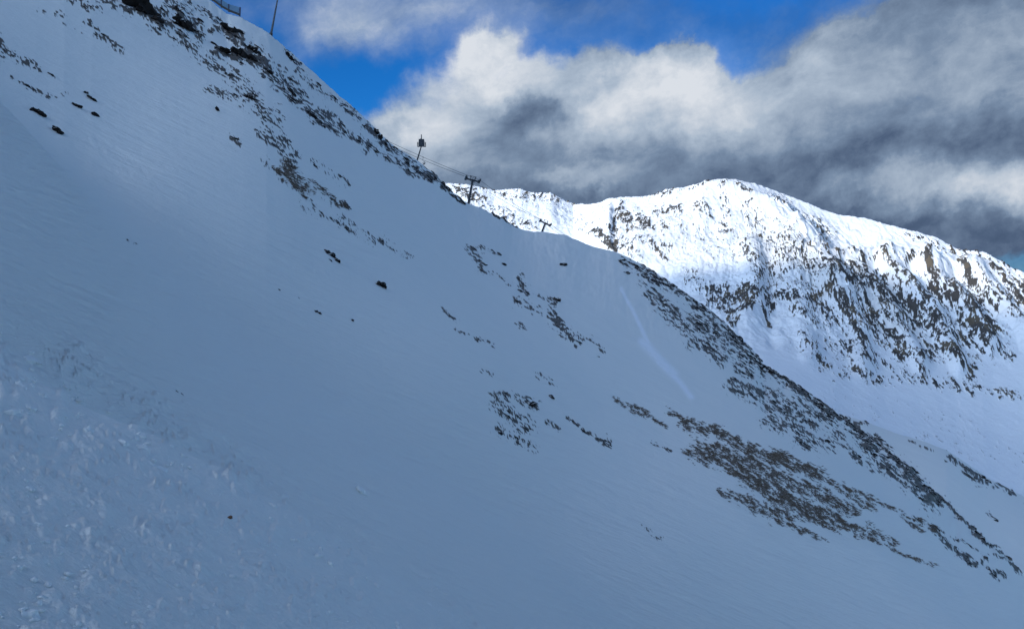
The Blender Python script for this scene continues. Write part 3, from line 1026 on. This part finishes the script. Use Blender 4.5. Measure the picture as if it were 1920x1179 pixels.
def lift_tower(base, top, rope_dir, label, scale=1.0, rungs=20):
    """tube tower with crossarm, sheave trains, lifting frame and ladder"""
    base = Vector(base); top = Vector(top)
    t = link('lift_tower', None, None, base)
    tag(t, label, 'lift tower', 'chairlift towers on the ridge')
    up = (top - base)
    H = up.length
    up.normalize()
    fwd = (rope_dir - up * rope_dir.dot(up)).normalized()
    side = up.cross(fwd).normalized()
    o = Vector((0, 0, 0))
    m = MB()
    m.bar(-up * 1.5, up * H * .93, 1.25 * scale, 1.25 * scale, .78, 12)
    m.build('pole', M_STEEL, t)
    MB().bar(-up * 1.0, up * .7, 1.5 * scale, 1.5 * scale, .9, 10).build('footing', M_WOOD, t)
    ac = up * H * .90
    arm = 3.3 * scale
    m = MB()
    m.bar(ac - side * arm, ac + side * arm, .55 * scale, .70 * scale)
    m.bar(ac - up * 1.1 * scale, ac + side * arm * .6, .14 * scale)
    m.bar(ac - up * 1.1 * scale, ac - side * arm * .6, .14 * scale)
    m.build('crossarm', M_STEEL, t)
    tops = []
    for sgn in (-1, 1):
        c = ac + side * arm * sgn + up * .38 * scale
        beam = MB().bar(c - fwd * 1.9 * scale, c + fwd * 1.9 * scale, .40 * scale, .75 * scale).build('sheave_beam', M_STEEL, t)
        for j in range(6):
            p = c + fwd * (j - 2.5) * .68 * scale + up * .22 * scale
            MB().bar(p - side * .10 * scale, p + side * .10 * scale, .60 * scale, .60 * scale, 1, 12).build('sheave', M_GALV, beam)
        tops.append(base + c + up * .48 * scale)
        # catwalk beside the sheaves
        cw = c - side * sgn * .55 * scale - up * .30 * scale
        MB().bar(cw - fwd * 1.9 * scale, cw + fwd * 1.9 * scale, .5 * scale, .06).build('catwalk', M_GALV, t)
        rail = MB()
        for k in (-1.8, 0, 1.8):
            rail.bar(cw + fwd * k * scale, cw + fwd * k * scale + up * 1.0 * scale, .06)
        rail.bar(cw - fwd * 1.8 * scale + up * 1.0 * scale, cw + fwd * 1.8 * scale + up * 1.0 * scale, .06)
        rail.build('handrail', M_GALV, t)
    m = MB()
    for sgn in (-1, 1):
        m.bar(ac + side * sgn * .9 * scale, ac + side * sgn * 1.2 * scale + up * 1.9 * scale, .28 * scale)
    m.bar(ac - side * 1.6 * scale + up * 1.9 * scale, ac + side * 1.6 * scale + up * 1.9 * scale, .20 * scale)
    m.bar(ac + up * .2, ac + side * .9 * scale + up * 1.9 * scale, .12 * scale)
    m.build('lifting_frame', M_STEEL, t)
    ld = MB()
    off = -side * .75 * scale
    for sgn in (-1, 1):
        ld.bar(off + fwd * .22 * sgn + up * .8, off + fwd * .22 * sgn + up * H * .86, .06)
    for k in range(rungs):
        p = off + up * (.8 + (H * .86 - .8) * k / (rungs - 1))
        ld.bar(p - fwd * .22, p + fwd * .22, .04)
        if k % 4 == 0:
            ld.bar(p, p - off, .05)
    ld.build('ladder', M_GALV, t)
    return t, tops


# rope runs from behind the crest, over tower two, down to tower three
Y2, Y3 = 334.0, 440.0
T2b = px3(878, 384, Y2 - 4); T2t = px3(887, 333, Y2)
T3b = px3(1012, 446, Y3 - 3); T3t = px3(1023.5, 415.5, Y3)
UP0 = px3(742, 268, 300.0)
rdir = (T3t - T2t).normalized()
hz = Vector((rdir.x, rdir.y, 0)).normalized()
# the photograph shows the crossarms nearly side on, dipping to the right
rope_flat = Vector((-0.25, 1.0, -0.2)).normalized()
t2, tops2 = lift_tower(T2b, T2t, rope_flat, "tall dark chairlift tower with crossarm, its whole height standing on the ridge", 0.92)
t3, tops3 = lift_tower(T3b, T3t, rope_flat, "small chairlift tower further down the line, its foot hidden behind the snow brow", 0.95)


def rope(a_pts, label):
    m = MB()
    pts = []
    for a, b, sag in a_pts:
        n = 14
        for i in range(n + 1):
            t = i / n
            p = a.lerp(b, t) - Vector((0, 0, sag * 4 * t * (1 - t)))
            if not pts or (p - pts[-1]).length > .01:
                pts.append(p)
    m.tube(pts, .15, 6)
    o = m.build('lift_rope', M_STEEL)
    tag(o, label, 'rope', 'chairlift ropes')
    return pts


topA = max(tops2, key=lambda v: v.x); topB = min(tops2, key=lambda v: v.x)
top3A = max(tops3, key=lambda v: v.x); top3B = min(tops3, key=lambda v: v.x)
startA = px3(700, 252, 372.0); startB = px3(700, 258, 374.0)
endA = px3(1100, 470, 560.0); endB = px3(1096, 474, 560.0)
rA = rope([(startA, topA, .6), (topA, top3A, 1.2), (top3A, endA, .3)], "upper right strand of the chairlift rope running down past the tall tower")
rB = rope([(startB, topB, .6), (topB, top3B, 1.2), (top3B, endB, .3)], "lower left strand of the chairlift rope running down past the tall tower")


def lift_chair(top, s, yaw, label):
    t = link('lift_chair', None, None, top)
    tag(t, label, 'lift chair', 'chairlift chairs')
    t.rotation_euler = (0, 0, yaw)
    MB().bar((0, -.3, 0), (0, .3, 0), .16 * s, .22 * s).bar((0, 0, 0), (0, 0, -.35 * s), .16 * s).build('grip', M_STEEL, t)
    h = MB()
    h.tube([Vector(p) * s for p in [(0, 0, -.3), (.18, 0, -.7), (.22, 0, -1.3), (-.1, 0, -1.7), (-.55, 0, -1.9)]], .09 * s, 6)
    h.build('hanger', M_STEEL, t)
    b = MB()
    b.tube([Vector(p) * s for p in [(-.55, -.7, -1.9), (-.62, -.7, -2.5), (-.5, -.7, -2.95), (.15, -.7, -2.85)]], .08 * s, 6)
    b.tube([Vector(p) * s for p in [(-.55, .7, -1.9), (-.62, .7, -2.5), (-.5, .7, -2.95), (.15, .7, -2.85)]], .08 * s, 6)
    b.bar(Vector((-.55, -.75, -1.9)) * s, Vector((-.55, .75, -1.9)) * s, .09 * s)
    b.build('frame', M_STEEL, t)
    MB().bar(Vector((-.18, -.75, -2.86)) * s, Vector((-.18, .75, -2.86)) * s, .62 * s, .10 * s).build('seat', M_STEEL, t)
    MB().bar(Vector((-.56, -.75, -2.45)) * s, Vector((-.56, .75, -2.45)) * s, .08 * s, .55 * s, up=(1, 0, 0)).build('backrest', M_STEEL, t)
    MB().tube([Vector(p) * s for p in [(-.55, -.7, -2.2), (.28, -.7, -2.3), (.28, .7, -2.3), (-.55, .7, -2.2)]], .05 * s, 6).build('safety_bar', M_GALV, t)
    return t


def on_rope(pts, px):
    for p, q in zip(pts[:-1], pts[1:]):
        u0 = CX + F * p.x / p.y; u1 = CX + F * q.x / q.y
        if u0 <= px <= u1:
            return p.lerp(q, (px - u0) / (u1 - u0))
    return pts[0]


pch = on_rope(rA, 793.5)
lift_chair(pch, 1.08, R(200), "empty lift chair hanging from the rope beside the leaning mast")
lift_chair(on_rope(rB, 1003), 1.05, R(200), "small empty lift chair hanging just before the lower chairlift tower")

# leaning mast with a work basket on the crest
MBm, MTp = px3(781.5, 303, 290), px3(795, 258, 289)
ax = (MTp - MBm)
mast = link('equipment_mast', None, None, MBm)
tag(mast, "leaning dark mast with a boxy basket head on the ridge crest", 'mast')
MB().bar(-ax.normalized() * 2, ax * .66, .62, .62, .62, 12).build('pole', M_STEEL, mast)
hb = ax * .66
box = MB().bar(hb + Vector((0, 0, -.3)), hb + Vector((0, 0, 2.2)), 1.9, 1.6)
box.bar(hb + Vector((-.2, 0, 1.9)), hb + Vector((-.2, 0, 2.5)), .8, .8, .6)
box.build('head', M_STEEL, mast)
for dx in (-1, 1):
    bs = MB()
    x0 = dx * .9; x1 = dx * 1.5
    for zz in (-.3, .55, 1.15):
        bs.bar(hb + Vector((x0, -.6, zz)), hb + Vector((x1, -.6, zz)), .07)
        bs.bar(hb + Vector((x0, .6, zz)), hb + Vector((x1, .6, zz)), .07)
        bs.bar(hb + Vector((x1, -.6, zz)), hb + Vector((x1, .6, zz)), .07)
    for xx in (x0 + dx * .35, x1):
        for yy in (-.6, .6):
            bs.bar(hb + Vector((xx, yy, -.3)), hb + Vector((xx, yy, 1.15)), .08)
    bs.bar(hb + Vector((x0, 0, -.32)), hb + Vector((x1, 0, -.32)), .10, 1.2, up=(0, 1, 0))
    bs.build('basket', M_STEEL, mast)
MB().bar(hb + Vector((-.05, 0, 2.3)), hb + Vector((-.05, 0, 4.0)), .36, .36, .8, 8).build('antenna', M_STEEL, mast)

# bare tapering pole that leaves the frame at the top
pb, pt = px3(508, 66, 214), px3(524.5, -22, 213)
pole = link('tall_pole', None, None, pb)
tag(pole, "bare grey tapering pole leaning on the skyline, cut off by the top edge", 'pole')
axp = pt - pb
MB().bar(-axp.normalized() * 1.5, axp, .66, .66, .42, 14).build('shaft', M_GALV, pole)
MB().bar(-axp.normalized() * 1.2, axp.normalized() * .5, .9, .9, .95, 10).build('socket', M_STEEL, pole)

# snow fence on the crest
fence = link('wind_fence', None, None, px3(425, 20, 226))
tag(fence, "short blue panelled fence on dark beams at the very top of the ridge", 'fence')
fo = fence.location
fpts = [px3(383, -14, 228), px3(399, -2, 228), px3(415.5, 10.5, 227), px3(429.5, 18.5, 226), px3(449.5, 26.5, 225)]
ftop = [px3(383, -32, 228), px3(399, -14, 228), px3(415.0, 0, 227), px3(429.0, 8.5, 226), px3(450.3, 14.5, 225)]
for i, (a, b) in enumerate(zip(fpts, ftop)):
    MB().bar(a - fo - Vector((0, 0, .7)), b - fo, .36, .36).build('post', M_BLUE, fence)
for i in range(4):
    a, b, c, d = fpts[i], fpts[i + 1], ftop[i], ftop[i + 1]
    m = MB()
    bmv = m.bm
    off = Vector((0, .06, 0))
    q = [a, b, d, c]
    lo = [bmv.verts.new(v - fo - off) for v in q]; hi = [bmv.verts.new(v - fo + off) for v in q]
    bmv.faces.new(lo); bmv.faces.new(hi[::-1])
    for j in range(4):
        bmv.faces.new((lo[j], hi[j], hi[(j + 1) % 4], lo[(j + 1) % 4]))
    m.build('panel', M_PANEL, fence)
    MB().bar(a - fo - Vector((0, .1, .30)), b - fo - Vector((0, .1, .25)), .5, .55).build('base_beam', M_WOOD, fence)

# ------------------------------------------------------------ loose rocks, each a thing


def rock_mesh(seed, sx, sy, sz, sub=3, rough=.35, name='rock'):
    bm = bmesh.new()
    bmesh.ops.create_icosphere(bm, subdivisions=sub, radius=1)
    o = Vector((seed * 3.7, seed * 1.3, seed * 2.1))
    rng = random.Random(seed)
    planes = [(Vector((rng.uniform(-1, 1), rng.uniform(-1, 1), rng.uniform(-.3, 1))).normalized(), rng.uniform(.55, .85)) for _ in range(9)]
    for v in bm.verts:
        p = v.co.copy()
        for n, d in planes:
            k = p.dot(n)
            if k > d:
                p -= n * (k - d) * .92
        d = mnoise.fractal(p * 1.6 + o, 1.0, 2.0, 4)
        p *= 1 + rough * d
        v.co = Vector((p.x * sx, p.y * sy, p.z * sz))
    me = bpy.data.meshes.new(name)
    bm.to_mesh(me); bm.free()
    return me


NRM = Vector((0.73, -0.12, 1)).normalized()


def outcrop(px, py, wpx, hpx, ang, label, cat='rock', name='rock', mat=None, lumps=3, seed=1, mn=None, lift=.15):
    """an irregular thing of several blocks lying on the slope; ang = dip in the picture"""
    c, r = hit(px, py)
    w = wpx * r / F; h = hpx * r / F
    bm_all = bmesh.new()
    rng = random.Random(seed * 13 + 5)
    along = Vector((math.cos(R(ang)), 0, -math.sin(R(ang))))
    for i in range(lumps):
        t = (i + .5) / lumps - .5
        k = rng.uniform(.75, 1.15)
        L = w / lumps * .85 * k + w * .10
        me = rock_mesh(seed * 7 + i, L * rng.uniform(.5, .8), h * 1.1 * k, h * rng.uniform(.38, .6) * k, 3 if wpx > 12 else 2, .6)
        b2 = bmesh.new(); b2.from_mesh(me)
        bpy.data.meshes.remove(me)
        rot = Matrix.Rotation(R(ang + rng.uniform(-9, 9)), 4, 'Y') @ Matrix.Rotation(rng.uniform(-.3, .3), 4, 'Z')
        off = along * (t * w) + Vector((0, rng.uniform(-.4, .4) * h, rng.uniform(-.30, .34) * h))
        bmesh.ops.transform(b2, matrix=Matrix.Translation(off) @ rot, verts=b2.verts)
        tmp = bpy.data.meshes.new('t'); b2.to_mesh(tmp); b2.free()
        bm_all.from_mesh(tmp); bpy.data.meshes.remove(tmp)
    me = bpy.data.meshes.new(name)
    bm_all.to_mesh(me); bm_all.free()
    me.materials.append(mat or M_ROCK)
    o = link(name, me, None, c + NRM * h * lift)
    tag(o, label, cat, 'rocks showing through the snow' if name == 'rock' else None)
    return o


rocks = [
    (272, 26, 62, 30, 42, "largest dark crag at the top left edge, below the skyline snow", 6),
    (302, 46, 26, 13, 42, "dark block at the lower end of the largest top left crag", 3),
    (342, 52, 30, 20, 38, "black wedge shaped crag right of the largest top left crag", 4),
    (335, 25, 16, 11, 40, "small dark crag above the black wedge shaped crag", 2),
    (368, 62, 20, 10, 40, "narrow rock at the right end of the wedge shaped crag", 2),
    (432, 63, 40, 14, 38, "dark ledge of rock below the blue fence", 5),
    (417, 99, 26, 11, 12, "rounded black rock at the left end of the long ledge", 2),
    (458, 108, 52, 14, 30, "long black broken ledge in the upper slope", 6),
    (478, 99, 26, 10, 38, "thin black rock lying above the right of the long ledge", 3),
    (504, 137, 14, 9, 30, "small black rock just below the end of the long ledge", 2),
    (542, 108, 16, 8, 52, "dark rock nearest the skyline below the leaning pole", 2),
    (548, 176, 18, 7, 50, "short dark ledge under the speckled band in the upper slope", 2),
    (583, 217, 22, 8, 42, "curved black rock at the lower edge of the speckled band", 3),
    (707, 252, 22, 12, 50, "dark rock on the skyline halfway down the ridge", 3),
    (466, 184, 16, 8, 25, "dark rock inside the narrow speckled strip, upper centre left", 2),
    (408, 208, 7, 6, 60, "tiny lone rock on smooth snow left of the speckled strip", 1),
    (445, 261, 10, 9, 45, "small lone rock left of the brown speckled cluster", 1),
    (70, 213, 22, 9, 25, "left lone rock of the pair near the left edge", 3),
    (108, 247, 16, 8, 20, "right lone rock of the pair near the left edge", 2),
    (146, 200, 16, 6, 18, "flat dark rock on the left shoulder above the lone pair", 2),
    (178, 216, 9, 6, 35, "small rock at the right end of the left shoulder", 1),
    (161, 174, 9, 5, 10, "highest small rock on the left shoulder crest", 1),
    (172, 186, 18, 5, 42, "long thin rock behind the left shoulder crest", 2),
    (616, 476, 18, 8, 25, "upper black block of the trio in the middle of the smooth slope", 2),
    (629, 486, 22, 9, 35, "lower black block of the trio in the middle of the smooth slope", 2),
    (617, 487, 12, 5, 38, "thin black sliver under the trio in the smooth slope", 1),
    (714, 535, 18, 9, 30, "black oval rock alone to the right of the trio", 2),
    (522, 544, 11, 5, 25, "leftmost of three tiny rocks in a row on smooth snow", 1),
    (560, 559, 11, 4, 28, "middle of three tiny rocks in a row on smooth snow", 1),
    (595, 585, 12, 7, 25, "rightmost of three tiny rocks in a row on smooth snow", 2),
    (661, 601, 6, 3, 40, "speck of rock beyond the row of three tiny rocks", 1),
    (945, 496, 10, 7, 10, "small rock alone right of the upper centre cluster", 1),
    (1055, 498, 14, 6, 5, "small dark rock alone just under the snow brow", 2),
    (905, 497, 12, 6, 15, "rock at the foot of the upper centre cluster", 1),
    (985, 552, 12, 7, 5, "rock in the narrow neck of the centre cluster", 1),
    (1042, 562, 16, 8, 20, "dark rock at the top right of the centre cluster", 2),
    (1119, 670, 9, 6, 10, "rounded rock at the tail of the centre cluster", 1),
    (831, 585, 9, 5, 45, "upper of two tiny rocks on the thin line in mid slope", 1),
    (842, 594, 11, 4, 12, "lower of two tiny rocks on the thin line in mid slope", 1),
    (992, 757, 22, 9, 8, "dark rock at the right of the tufted patch below centre", 3),
    (1032, 745, 13, 6, 25, "small dark rock right above the tufted patch", 2),
    (1241, 842, 42, 5, 22, "thin black bar of rock lying alone left of the large grassy patch", 5),
    (1070, 790, 14, 6, 35, "rock at the top of the slanting streak right of the tufted patch", 1),
    (1407, 575, 0, 0, 0, None, 0),
    (1842, 896, 22, 7, 35, "black crag on the crest of the second spur at the right edge", 3),
    (1424, 690, 12, 10, 45, "dark rock on the skyline where the rocky rib kinks", 2),
    (1172, 490, 18, 5, 12, "upper flat rock at the start of the rocky rib", 2),
    (1173, 512, 16, 6, 8, "lower flat rock at the start of the rocky rib", 2),
]
for i, (x, y, w, h, a, lab, lp) in enumerate(rocks):
    if lab is None:
        continue
    outcrop(x, y, w, h, a, lab, seed=i + 2, lumps=max(1, lp))

# ------------------------------------------------------------ snow chunks, each a thing
chunks = [
    (222, 832, 40, 30, "largest pale snow block in the rubble, left of the sunken hollow"),
    (292, 878, 52, 34, "broad rounded snow mound lowest of the big rubble blocks"),
    (270, 842, 30, 26, "snow block between the largest block and the rounded mound"),
    (262, 815, 22, 18, "snow block just above the sunken hollow in the rubble"),
    (125, 834, 26, 24, "single snow lump left of the largest block"),
    (168, 810, 24, 28, "tall snow lump between the single lump and the largest block"),
    (38, 728, 26, 34, "elongated snow lump high in the rubble near the left edge"),
    (82, 740, 22, 20, "snow lump right of the elongated one near the left edge"),
    (20, 775, 30, 24, "snow lump against the left edge below the elongated one"),
    (60, 765, 20, 14, "small snow lump with a dark hollow beneath, near the left edge"),
    (55, 672, 24, 10, "flat snow cake at the top of the rubble"),
    (512, 948, 17, 17, "lone snow lump at the right margin of the rubble"),
    (678, 918, 34, 16, "half buried icy snow cake alone on the smooth slope"),
    (508, 972, 12, 9, "small snow lump just below the lone right margin lump"),
    (70, 985, 26, 16, "snow lump in the lower left rubble near the hollow"),
    (130, 988, 24, 16, "snow lump right of the one in the lower left rubble"),
    (60, 1150, 34, 30, "big snow lump in the bottom left corner"),
    (190, 1005, 22, 16, "snow lump at the right end of the lower left row"),
    (330, 962, 14, 9, "small snow lump in the middle of the fine rubble"),
    (380, 1140, 20, 12, "small snow lump at the bottom edge of the rubble"),
    (20, 920, 20, 13, "snow lump at the left edge under the striped snow"),
    (100, 935, 16, 12, "snow lump beside the blue hollow, lower left"),
]
for i, (x, y, w, h, lab) in enumerate(chunks):
    c, r = hit(x, y)
    W_, H_ = w * r / F, h * r / F
    me = rock_mesh(200 + i, W_ * .5, W_ * .55, H_ * .52, 4, .38, 'snow_chunk')
    me.materials.append(M_SNOWCH)
    for p in me.polygons:
        p.use_smooth = True
    o = link('snow_chunk', me, None, c - NRM * H_ * .24)
    o.rotation_euler = (random.uniform(-.3, .3), R(30), random.uniform(0, 3))
    tag(o, lab, 'snow block', 'blocks of slid snow')

# small rubble: uncountable
bm = bmesh.new()
rng = np.random.default_rng(5)
cnt = 0
protos = []
for k in range(6):
    me = rock_mesh(400 + k, 1, 1, .8, 1, .35)
    vs = np.array([v.co[:] for v in me.vertices]); fs = [tuple(p.vertices) for p in me.polygons]
    protos.append((vs, fs)); bpy.data.meshes.remove(me)
vall, fall, base = [], [], 0
while cnt < 1700:
    x = rng.uniform(-60, 980); y = rng.uniform(600, 1190)
    edge = np.interp(x, [0, 150, 300, 450, 600, 760, 900], [600, 655, 750, 850, 960, 1060, 1175])
    if y < edge - 6:
        continue
    th = math.atan((x - CX) / F)
    clump = mnoise.noise(Vector((x / 60.0, y / 40.0, 2)))
    if clump < rng.uniform(-.35, .45):
        continue
    if not hasattr(hit, 'c'):
        hit.c = {}
    key = (round(x / 8), round(y / 6))
    if key not in hit.c:
        hit.c[key] = hit(key[0] * 8, key[1] * 6)[1]
    r = hit.c[key] * (1 + rng.uniform(-.02, .02))
    e = float(base_e(np.array([th]), np.array([r]))[0])
    s = (1.2 + 7.5 * rng.random() ** 4) * r / F
    s = min(s, .16)
    vs, fs = protos[rng.integers(6)]
    a = rng.uniform(0, 6.28)
    ca_, sa_ = math.cos(a), math.sin(a)
    P_ = vs * s * np.array([1, rng.uniform(.7, 1.3), rng.uniform(.6, 1)])
    P_ = np.stack([P_[:, 0] * ca_ - P_[:, 1] * sa_, P_[:, 0] * sa_ + P_[:, 1] * ca_, P_[:, 2]], -1)
    P_ += np.array([r * math.sin(th), r * math.cos(th), e * r - .25 * s])
    vall.append(P_); fall += [tuple(base + i for i in f) for f in fs]; base += len(vs)
    cnt += 1
bm.free()
me = bpy.data.meshes.new('snow_rubble')
me.from_pydata(np.concatenate(vall).tolist(), [], fall)
me.materials.append(M_SNOWCH)
for p in me.polygons:
    p.use_smooth = True
o = link('snow_rubble', me)
o['kind'] = 'stuff'
tag(o, "fine crumbly snow rubble strewn over the lower left of the slope", 'snow rubble')

# the small brown fragment on the near snow
c, r = hit(431, 975)
me = rock_mesh(77, 5 * r / F, 4 * r / F, 3 * r / F, 2, .5, 'stone')
me.materials.append(M_TWIG)
o = link('stone', me, None, c + Vector((0, 0, .05)))
tag(o, "tiny brown stone lying alone on the near snow, lower left", 'stone')

# loose stones among the rocky patches and dry grass on the brown ones: uncountable
rkv, gkv, RRv = rk, gk, RRn.ravel()
rng = np.random.default_rng(11)
prs = []
for k in range(8):
    me = rock_mesh(500 + k, 1, 1, 1, 1, .45)
    prs.append((np.array([v.co[:] for v in me.vertices]), np.array([tuple(p.vertices) for p in me.polygons])))
    bpy.data.meshes.remove(me)
infr = (np.abs(V[:, 0] / np.maximum(V[:, 1], 1)) < .68) & (V[:, 1] > 20)
cand = np.where((rkv > .75) & infr)[0]
pick = rng.choice(cand, min(2300, len(cand)), replace=False)
Rs = Matrix.Rotation(R(36), 3, 'Y')
Rn = np.array(Rs)
va, fa, base = [], [], 0
for i in pick:
    vs, fs = prs[rng.integers(8)]
    s_ = (1.6 + 3.6 * rng.random() ** 2.5) * RRv[i] / F
    p = vs * s_ * np.array([rng.uniform(1.0, 1.9), rng.uniform(.8, 1.6), rng.uniform(.35, .75)])
    a_ = rng.uniform(-.5, .5)
    p = np.stack([p[:, 0] * math.cos(a_) - p[:, 1] * math.sin(a_), p[:, 0] * math.sin(a_) + p[:, 1] * math.cos(a_), p[:, 2]], -1)
    p = p @ Rn.T + V[i] - np.array([0, 0, .1 * s_])
    va.append(p); fa.append(fs + base); base += len(vs)
me = bpy.data.meshes.new('loose_stones')
me.from_pydata(np.concatenate(va).tolist(), [], np.concatenate(fa).tolist())
me.materials.append(M_ROCK)
o = link('loose_stones', me)
o['kind'] = 'stuff'
tag(o, "loose dark stones poking through the snow in the rocky patches of the slope", 'stones')

cand = np.where((gkv > .35) & infr)[0]
pick = rng.choice(cand, min(7000, len(cand)), replace=False)
va, fa, base = [], [], 0
for i in pick:
    L0 = (3.0 + 5.0 * rng.random()) * RRv[i] / F
    for k in range(5):
        d = np.array([rng.uniform(.5, 1.1), rng.uniform(-.4, .4), rng.uniform(-.45, .25)])
        L = L0 * rng.uniform(.6, 1.2)
        b0 = V[i] + np.array([rng.uniform(-.5, .5), rng.uniform(-.8, .8), 0]) * L0
        b0[2] = V[i][2] - (b0[0] - V[i][0]) * .73
        w = np.array([.2, .3, .9]) * L * .09
        va += [b0 - w, b0 + w, b0 + d * L]
        fa.append((base, base + 1, base + 2)); base += 3
me = bpy.data.meshes.new('dry_grass')
me.from_pydata(np.array(va).tolist(), [], fa)
me.materials.append(simple("dry_grass", (0.095, 0.068, 0.043), .8, 0, .55, 1.5))
o = link('dry_grass', me)
o['kind'] = 'stuff'
tag(o, "flattened brown dry grass sticking out of the thin snow on the slope", 'grass')
